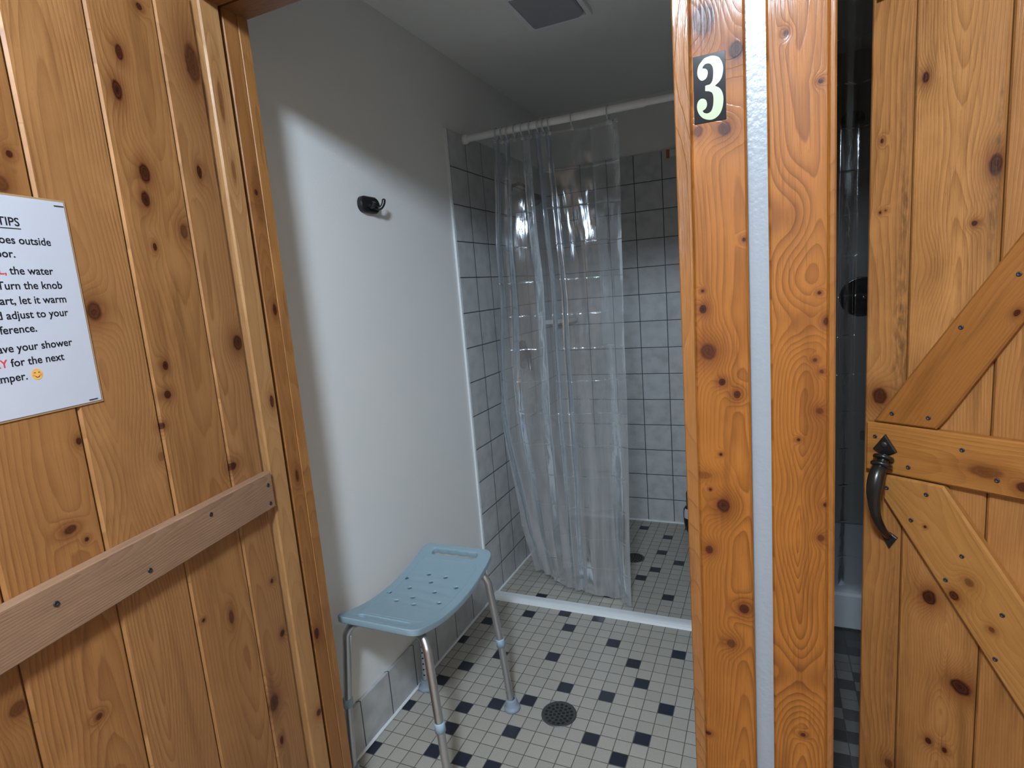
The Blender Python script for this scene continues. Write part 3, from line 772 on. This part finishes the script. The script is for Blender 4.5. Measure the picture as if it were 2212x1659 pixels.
# ------------------------------------------------------------------ shower stool
ST = Vector((-3.75, -15.5, 0)); HW, HL, ZR, DIP = 2.66, 4.83, 11.0, .95
stool = empty('shower_stool', tuple(ST), 'pale blue plastic shower stool with aluminium legs beside the white wall', 'stool')
def seat_z(l): return ZR - DIP * (1 - min(1.0, (l / HL) ** 2))
cu = bpy.data.curves.new('s', 'CURVE'); cu.dimensions = '2D'; cu.fill_mode = 'BOTH'; cu.extrude = .13; cu.bevel_depth = .07; cu.bevel_resolution = 3
def poly_sp(pts):
    sp = cu.splines.new('POLY'); sp.points.add(len(pts) - 1); sp.use_cyclic_u = True
    for i, (a, c) in enumerate(pts): sp.points[i].co = (a, c, 0, 1)
def rrect(cx, cy, hx, hy, r, n=8):
    out = []
    for (sx, sy, a0) in ((1, 1, 0), (-1, 1, 90), (-1, -1, 180), (1, -1, 270)):
        for k in range(n + 1):
            a = math.radians(a0 + 90 * k / n)
            out.append((cx + sx * (hx - r) + r * math.cos(a), cy + sy * (hy - r) + r * math.sin(a)))
    return out
base_ = rrect(0, 0, HW - .07, HL - .07, .5)
# sides bow very slightly outwards
def bow(p):
    return (p[0] * (1 + .03 * (1 - (p[1] / HL) ** 2)), p[1])
dense = []
for i in range(len(base_)):
    p0, p1 = Vector(base_[i]), Vector(base_[(i + 1) % len(base_)])
    m_ = max(1, int((p1 - p0).length / .4))
    for k in range(m_): dense.append(bow(tuple(p0.lerp(p1, k / m_))))
poly_sp(dense)
def slot(cy, sgn):
    up = [( -1.55 + 3.1 * k / 24, cy + .27 * 1) for k in range(25)]
    out = []
    for k in range(9):
        a = math.radians(-90 + 180 * k / 8); out.append((1.5 + .30 * math.cos(a), cy + .34 * math.sin(a)))
    for k in range(1, 24):
        x_ = 1.5 - 3.0 * k / 24
        out.append((x_, cy + .34 + sgn * .05 * abs(math.sin(k * math.pi / 6)) * (1 if sgn < 0 else 0)))
    for k in range(9):
        a = math.radians(90 + 180 * k / 8); out.append((-1.5 + .30 * math.cos(a), cy + .34 * math.sin(a)))
    return out
poly_sp(slot(4.18, -1)); poly_sp(slot(-3.98, 1))
HOLES = ((-.75, 2.03), (-2.05, 1.38), (.53, 1.97), (-.18, 1.33), (-1.21, .43), (1.75, 1.17), (-2.31 + .15, -.4), (.65, .39), (-.35, -.52), (-1.08, -1.2), (1.59, -.65), (.23, -1.3))
for (a, c) in HOLES:
    poly_sp([(a + .21 * math.cos(2 * math.pi * k / 14), c + .21 * math.sin(2 * math.pi * k / 14)) for k in range(14)])
ob = bpy.data.objects.new('s', cu); COL.objects.link(ob)
me = bpy.data.meshes.new_from_object(ob.evaluated_get(bpy.context.evaluated_depsgraph_get()))
bpy.data.objects.remove(ob); bpy.data.curves.remove(cu)
bm = bmesh.new(); bm.from_mesh(me); bpy.data.meshes.remove(me)
bmesh.ops.remove_doubles(bm, verts=bm.verts, dist=.002)
for k in range(-11, 12):
    bmesh.ops.bisect_plane(bm, geom=bm.verts[:] + bm.edges[:] + bm.faces[:], plane_co=(0, k * .42, 0), plane_no=(0, 1, 0), dist=.0005)
for v in bm.verts:
    v.co.z += seat_z(v.co.y) - .2
    v.co = (v.co + ST) * U - BASE[stool.name]
for f_ in bm.faces: f_.smooth = True
me = bpy.data.meshes.new('seat'); bm.to_mesh(me); bm.free(); me.materials.append(M['seat'])
so = bpy.data.objects.new('seat', me); COL.objects.link(so); so.parent = stool; BASE[so.name] = BASE[stool.name]
me.set_sharp_from_angle(angle=math.radians(35))
for (a, c) in HOLES:
    b_ = MB(); q = ST + Vector((a, c, seat_z(c) - .075))
    b_.add([q + Vector((.17 * math.cos(2 * math.pi * k / 14), .17 * math.sin(2 * math.pi * k / 14), seat_z(c + .17 * math.sin(2 * math.pi * k / 14)) - seat_z(c))) for k in range(14)], [tuple(range(14))])
    b_.build('hole_shade', M['hole_blue'], so)  # dark disc painted as the shade inside each seat hole
# raised border line on the seat
b_ = MB()
rp = rrect(0, .05, 2.15, 3.45, .5)
dn = []
for i in range(len(rp)):
    p0, p1 = Vector(rp[i]), Vector(rp[(i + 1) % len(rp)])
    m_ = max(1, int((p1 - p0).length / .3))
    for k in range(m_): dn.append(tuple(p0.lerp(p1, k / m_)))
dn.append(dn[0])
b_.tube([ST + Vector((a, c, seat_z(c) - .018)) for a, c in dn], .035, 8, 0, False)
b_.build('seat_ridge', M['seat'], so)
for sx in (-1, 1):
    for sy in (-1, 1):
        foot = ST + Vector((sx * 3.5, -.2 + sy * 4.1, 0))
        if sx < 0: foot.x = -7.1
        col = ST + Vector((sx * 3.13, -.2 + sy * 3.95, 5.0))
        top = ST + Vector((sx * 2.72, -.2 + sy * 3.75, 9.3))
        inn = ST + Vector((sx * 1.9, sy * 3.5, seat_z(3.5) - .63))
        in2 = ST + Vector((sx * 1.5, sy * 3.5, seat_z(3.5) - .62))
        bend = ST + Vector((sx * 2.4, -.1 + sy * 3.62, seat_z(3.6) - .78))
        lo = col.lerp(foot, .93)
        b_ = MB(); b_.tube(spline([in2, inn, bend, top], 8) + [col], .24, 16)
        lg = b_.build('leg', M['alu'], stool)
        b_ = MB(); b_.tube([col, lo], .235, 16); b_.build('lower_tube', M['alu'], lg)
        ax = (foot - col).normalized()
        b_ = MB(); b_.lathe([(.24, -.28), (.30, -.27), (.30, .2), (.27, .27), (.24, .28)], col, -ax, 18); b_.build('collar', M['collar'], lg)
        b_ = MB(); b_.lathe([(0, 0), (.5, 0), (.55, .05), (.55, .2), (.46, .27), (.40, .33), (.38, .72), (.34, .78), (.24, .8)], foot, -ax * .4 + Vector((0, 0, .6)), 22); b_.build('rubber_foot', M['rubber'], lg)
        if sy < 0: continue
        b_ = MB()
        side = ax.cross(Vector((0, 1, 0))).normalized(); fr_n = ax.cross(side).normalized()
        nn = Vector((.3, -.95, 0)) if sx < 0 else Vector((-1, -.25, 0)); nn = (nn - ax * nn.dot(ax)).normalized()
        for k in range(8):
            c_ = col.lerp(lo, .12 + .098 * k) + nn * .228
            b_.lathe([(.065, 0), (.06, .016), (0, .016)], c_, nn, 10)
        b_.build('adjusting_holes', M['dark_hole'], lg)

# ------------------------------------------------------------------ wall hook
hk = empty('wall_hook', (XLP, -10.9, 34.2), 'black double robe hook on the white wall above the stool', 'hook')
HK = Fr((XLP, 0, 0), (0, -1, 0), (0, 0, 1))
HK = Fr((XLP, -10.9, 34.2), (0, 1, 0), (0, 0, 1))
b_ = MB()
pp = [(q[0], q[1]) for q in rrect(0, 0, 1.0, .52, .5)]
b_.prism(pp, HK, 0, .34, .08); b_.build('backplate', M['black_matte'], hk)
b_ = MB()
b_.tube(spline([HK.p(.15, -.05, .3), HK.p(.3, -.2, .5), HK.p(.42, -.22, .74), HK.p(.52, .0, .9), HK.p(.56, .24, .95)], 8), .13, 12)
b_.lathe([(0, -.13), (.1, -.09), (.13, 0), (.1, .09), (0, .13)], HK.p(.56, .24, .95), (0, 0, 1), 12)
b_.tube(spline([HK.p(-.3, -.05, .3), HK.p(-.35, -.2, .6), HK.p(-.4, -.15, .8), HK.p(-.42, .05, .9)], 6), .13, 12)
b_.build('hook_arm', M['black_matte'], hk)

# ------------------------------------------------------------------ drains
def drain(x, y, z, r, label):
    d_ = empty('floor_drain', (x, y, z), label, 'drain')
    b_ = MB(); b_.lathe([(0, .02), (r * .86, .02), (r * .9, .05), (r, .05), (r * 1.02, 0)], (x, y, z), (0, 0, 1), 36); b_.build('grate', M['drain'], d_)
    b_ = MB()
    for ring, (rr, n_) in enumerate(((.0, 1), (.26, 6), (.5, 12), (.74, 17))):
        for k in range(n_):
            a = 2 * math.pi * (k + .5 * (ring % 2)) / n_
            hr = r * .095
            c_ = (x + r * rr * math.cos(a), y + r * rr * math.sin(a), z)
            b_.lathe([(hr, .021), (hr * .9, .024), (0, .024)], c_, (0, 0, 1), 10)
    b_.build('grate_holes', M['dark_hole'], d_)
drain(2.92, -11.08, 0.0, 1.16, 'round dark metal floor drain in front of the stool')
drain(3.0, 12.5, fz(3, 12.5), 1.05, 'round dark metal drain in the shower floor beside the curtain')

# ------------------------------------------------------------------ curtain, rod, rings
RY, RZ = 3.2, 40.95
rod = empty('curtain_rod', (3, RY, RZ), 'white tension rod across the top of the shower', 'curtain rod')
b_ = MB(); b_.tube([(XL + .35, RY, RZ), (7.6, RY, RZ)], .29, 18); b_.build('outer_tube', M['white'], rod)
b_ = MB(); b_.tube([(7.6, RY, RZ), (13.7, RY, RZ)], .25, 18); b_.build('inner_tube', M['white'], rod)
for x0, ax in ((XL, (1, 0, 0)), (14.0, (-1, 0, 0))):
    b_ = MB(); b_.lathe([(.0, .01), (.42, .01), (.42, .3), (.33, .5), (.29, .52)], (x0, RY, RZ), ax, 20); b_.build('end_cap', M['white'], rod)
ORD = ['first', 'second', 'third', 'fourth', 'fifth', 'sixth', 'seventh', 'eighth', 'ninth', 'tenth']
ringx = [-4.6, -4.1, -3.6, -2.95, -2.3, -1.6, -.9, -.45, 0.05, 1.93, 4.77]
rb = MB()
ck = [(math.cos(2 * math.pi * k / 28) * .42, math.sin(2 * math.pi * k / 28) * .5) for k in range(29)]
rb.tube([(0, a, c - .16) for a, c in ck], .05, 8, 0, False)
rb.lathe([(0, -.06), (.13, -.04), (.16, 0), (.13, .04), (0, .06)], (0, -.1, -.85), (0, 1, 0), 14)
rb.tube([(0, -.05, -.66), (0, -.09, -.85)], .05, 8)
ring0 = None
for i, x_ in enumerate(ringx):
    if ring0 is None: r_ = rb.build('curtain_ring', M['clear_ring'], None); ring0 = r_
    else: r_ = ring0.copy(); COL.objects.link(r_)
    r_.location = Vector((x_, RY, RZ)) * U
    if i < 9: lb = '%s clear curtain ring on the rod counting from the tiled side wall' % ORD[i]
    elif i == 9: lb = 'clear curtain ring above the smooth hanging part, nearer the gathered folds'
    else: lb = 'clear curtain ring at the free end of the curtain, nearest the varnished casing'
    tag(r_, lb, 'curtain ring', 'clear curtain rings on the shower rod')

def lerp(a, b, t): return a + (b - a) * t
def keys(ks, r):
    for i in range(len(ks) - 1):
        if r <= ks[i + 1][0]:
            t = (r - ks[i][0]) / (ks[i + 1][0] - ks[i][0]); t = t * t * (3 - 2 * t)
            return lerp(ks[i][1], ks[i + 1][1], t)
    return ks[-1][1]
def curtain(name, mat, NT=420, NZ=240):
    cb = MB()
    vs = []; uv = []
    for j in range(NZ + 1):
        r = j / NZ
        xl = keys([(0, -4.9), (.25, -5.6), (.6, -6.5), (.85, -5.9), (1, -5.3)], r)
        xb = keys([(0, .15), (.35, .75), (.7, .9), (1, .6)], r)
        xr = keys([(0, 5.55), (.5, 5.2), (1, 4.78)], r)
        for i in range(NT + 1):
            t = i / NT
            pull = max(0.0, (r - .55) / .45) ** 1.6
            yb = lerp(6.0, 3.1, min(1, max(0, (t - .05) / .9)) ** .8)
            if t < .70:
                q = t / .70
                fade = min(1.0, (1 - q) * 8)
                ph = 2 * math.pi * (4.6 * q + .25 * math.sin(5 * q + 3.0 * r) + .18 * math.sin(9 * q - 2.2 * r))
                amp = (.62 + .3 * math.sin(7.3 * q + 1.0)) * (1 - .7 * r) * fade * min(1.0, q * 10 + .4)
                x_ = lerp(xl, xb, q) + .28 * math.sin(2 * ph + .6) * (1 - .6 * r) * fade
                y_ = RY + amp * math.sin(ph)
            else:
                q = (t - .70) / .30
                x_ = lerp(xb, xr, q)
                tri = min(q / .56, (1 - q) / .44); tri = tri - .12 * math.exp(-((q - .56) / .1) ** 2)
                y_ = RY + .68 * tri * (1 - .25 * r) + .10 * math.sin(9 * q + 3 * r) * r + .05 * math.sin(17 * q - 5 * r)
                # loose fold near the free lower corner
                y_ += .5 * math.exp(-((q - (.55 + .35 * max(0, r - .6))) / .07) ** 2) * max(0, (r - .55)) * 1.8
            y_ = y_ + (yb - RY) * pull
            zb = lerp(.55, fz(0, 3.1) + .06, t) + .25 * math.sin(11 * t) * (1 - t)
            z_ = lerp(RZ - .72, zb, r)
            y_ += (.06 * math.sin(.75 * z_ + 1.3 * math.sin(1.1 * x_)) + .012 * math.sin(2.6 * z_ + 2.0 * math.sin(1.7 * x_))) * (1 if r < .6 else .5)
            vs.append((x_, y_, z_)); uv.append((t * 34.0, z_))
    n_ = NT + 1
    cb.add(vs, [(j * n_ + i, j * n_ + i + 1, (j + 1) * n_ + i + 1, (j + 1) * n_ + i) for j in range(NZ) for i in range(NT)], uv, 0, True)
    return cb.build(name, mat, None)
tag(curtain('shower_curtain', M['vinyl']), 'clear vinyl shower curtain gathered beside the tiled wall, light glinting on it', 'shower curtain')

# ------------------------------------------------------------------ shower fittings in the tiled stall
v_ = empty('shower_valve', (XL, 12.6, 21.3), 'dark round shower valve on the side wall behind the clear curtain', 'shower valve')
b_ = MB(); b_.lathe([(1.5, 0), (1.5, .06), (1.2, .16), (.5, .3), (.45, .8), (.0, .82)], (XL, 12.6, 21.3), (1, 0, 0), 28); b_.build('plate', M['chrome_dark'], v_)
b_ = MB(); b_.tube([(XL + .7, 12.6, 21.3), (XL + .85, 12.3, 20.6), (XL + .95, 12.1, 19.7)], .2, 12); b_.build('lever', M['chrome_dark'], v_)
sh = empty('wall_shower', (XL, 12.6, 38.2), 'dark shower head on a bent arm behind the clear curtain', 'shower head')
b_ = MB(); b_.tube(spline([(XL, 12.6, 38.2), (XL + 1.0, 12.5, 38.4), (XL + 1.9, 12.3, 37.9), (XL + 2.4, 12.1, 37.2)], 6), .16, 12); b_.lathe([(.5, 0), (.45, .1), (.16, .15)], (XL, 12.6, 38.2), (1, 0, 0), 18); b_.build('arm', M['chrome_dark'], sh)
b_ = MB(); b_.lathe([(.0, -.9), (.7, -.9), (.78, -.75), (.7, -.4), (.3, .0), (.2, .1), (0, .1)], (XL + 2.5, 12.05, 37.05), (-.45, .1, .9), 22); b_.build('spray_head', M['black_matte'], sh)
ss = MB()
arc_ = [(XL + 3.1 * math.sin(a), YB - 3.1 * math.cos(a)) for a in [math.radians(90 * k / 16) for k in range(17)]]
ring_ = [(XL, YB)] + arc_
n_ = len(ring_)
ss.add([(x, y, 23.85) for x, y in ring_] + [(x, y, 24.3) for x, y in ring_], [tuple(range(n_)), tuple(reversed(range(n_, 2 * n_)))] + [(i, n_ + i, n_ + (i + 1) % n_, (i + 1) % n_) for i in range(n_)])
tag(ss.build('soap_shelf', M['ceramic'], None), 'white ceramic corner shelf on the back tiles behind the clear curtain', 'shelf')
bt = empty('pump_bottle', (8.05, 20.3, fz(8, 20.3)), 'black bottle with a white label standing in the far corner of the shower', 'bottle')
zb_ = fz(8, 20.3)
b_ = MB(); b_.lathe([(0, 0), (.5, 0), (.62, .1), (.85, .6), (1.0, 1.3), (1.06, 2.2), (1.02, 2.8), (.85, 3.1), (.7, 3.2)], (8.05, 20.3, zb_), (0, 0, 1), 26); b_.build('body', M['black_matte'], bt)
b_ = MB(); b_.lathe([(.7, 3.2), (.7, 4.7), (.6, 4.95), (.35, 5.05), (0, 5.06)], (8.05, 20.3, zb_), (0, 0, 1), 22); b_.build('cap', M['black_matte'], bt)
b_ = MB(); b_.lathe([(1.07, 2.0), (1.085, 2.25), (1.045, 2.8), (.93, 3.06)], (8.05, 20.3, zb_), (0, 0, 1), 18, arc=(math.radians(215), math.radians(320))); o = b_.build('bottle_label', M['grey_label'], bt)
pk = empty('small_package', (6.75, YB - .25, 40.45), 'tiny orange and white packet at the top of the back tiles beside the casing', 'packet')
PK = Fr((6.75, YB, 40.45), (1, 0, 0), (0, 0, 1))
b_ = MB(); b_.prism(rect(-.58, 0, -.23, .8), PK, 0, .5, .08); b_.build('orange_end', M['orange'], pk)
b_ = MB(); b_.prism(rect(-.23, 0, .9, .8), PK, 0, .5, .08); b_.build('white_body', M['pkg_white'], pk)

# exhaust fan in the ceiling
ef = empty('exhaust_fan', (2.2, -1.5, CEIL), 'square grey exhaust fan with a white frame in the ceiling', 'exhaust fan')
EF = Fr((2.2, 1.15, CEIL), (1, 0, 0), (0, -1, 0))     # b runs towards the doorway, d downwards
def frame_ring(mb, a0, b0, a1, b1, w_, d0, d1):
    for q in ((a0, b0, a1, b0 + w_), (a0, b1 - w_, a1, b1), (a0, b0 + w_, a0 + w_, b1 - w_), (a1 - w_, b0 + w_, a1, b1 - w_)):
        mb.prism(rect(*q), EF, d0, d1, .03)
b_ = MB(); frame_ring(b_, -2.35, .1, 2.35, 5.6, .36, 0, .32); b_.build('frame', M['white'], ef)
b_ = MB(); b_.prism([(-1.95, .45), (1.5, .45), (1.95, .9), (1.95, 5.2), (-1.95, 5.2)], EF, 0, .42, .12); b_.build('grille', M['lens'], ef)

# ------------------------------------------------------------------ second stall: pan, curtain, valve, head
pan = MB()
pan.prism([(17.0, 0), (39.4, 0), (39.4, 3.0), (17.0, 3.0)], Fr((0, 4.3, 0), (1, 0, 0), (0, 0, 1)), -1.6, 0, .18)
pan.box((17.0, 5.9, 0), (39.4, YB - .05, 1.2))
tag(pan.build('shower_pan', M['acrylic']), 'white acrylic shower base with a raised front lip in the dim stall', 'shower base')
rod2 = MB(); rod2.tube([(16.95, 5.0, 45.6), (39.4, 5.0, 45.6)], .28, 14)
tag(rod2.build('curtain_rod', M['white'], None), 'white curtain rod in the dim neighbouring stall', 'curtain rod')
cb = MB(); vs = []; uv = []
NT, NZ = 160, 40
for j in range(NZ + 1):
    r = j / NZ
    for i in range(NT + 1):
        t = i / NT
        vs.append((lerp(17.3, 24.6, t) , 5.0 + .24 * math.sin(2 * math.pi * (3.6 * t + .1 * r) + .8) * (1 - .2 * r), lerp(45.2, 3.3, r))); uv.append((t * 12, vs[-1][2]))
cb.add(vs, [(j * (NT + 1) + i, j * (NT + 1) + i + 1, (j + 1) * (NT + 1) + i + 1, (j + 1) * (NT + 1) + i) for j in range(NZ) for i in range(NT)], uv, 0, True)
tag(cb.build('shower_curtain', M['vinyl_dark'], None), 'clear shower curtain in the dim stall behind the braced door', 'shower curtain')
v2 = MB(); v2.lathe([(1.95, .12), (1.95, .1), (1.75, .35), (1.0, .7), (.6, .85), (.5, 1.6), (0, 1.65)], (24.2, YB, 24.7), (0, -1, 0), 32)
tag(v2.build('shower_valve', M['chrome_dark'], None), 'round dark chrome valve plate seen through the gap beside the braced door', 'shower valve')
h2 = MB(); h2.tube(spline([(22.9, YB, 41.6), (22.9, YB - 1.5, 41.8), (22.9, YB - 2.6, 41.3)], 6), .18, 10); h2.lathe([(0, -.7), (.95, -.7), (1.0, -.5), (.4, .1), (0, .1)], (22.9, YB - 2.7, 41.1), (0, .5, .85), 20)
tag(h2.build('wall_shower', M['black_matte'], None), 'dark shower head high up in the dim neighbouring stall', 'shower head')
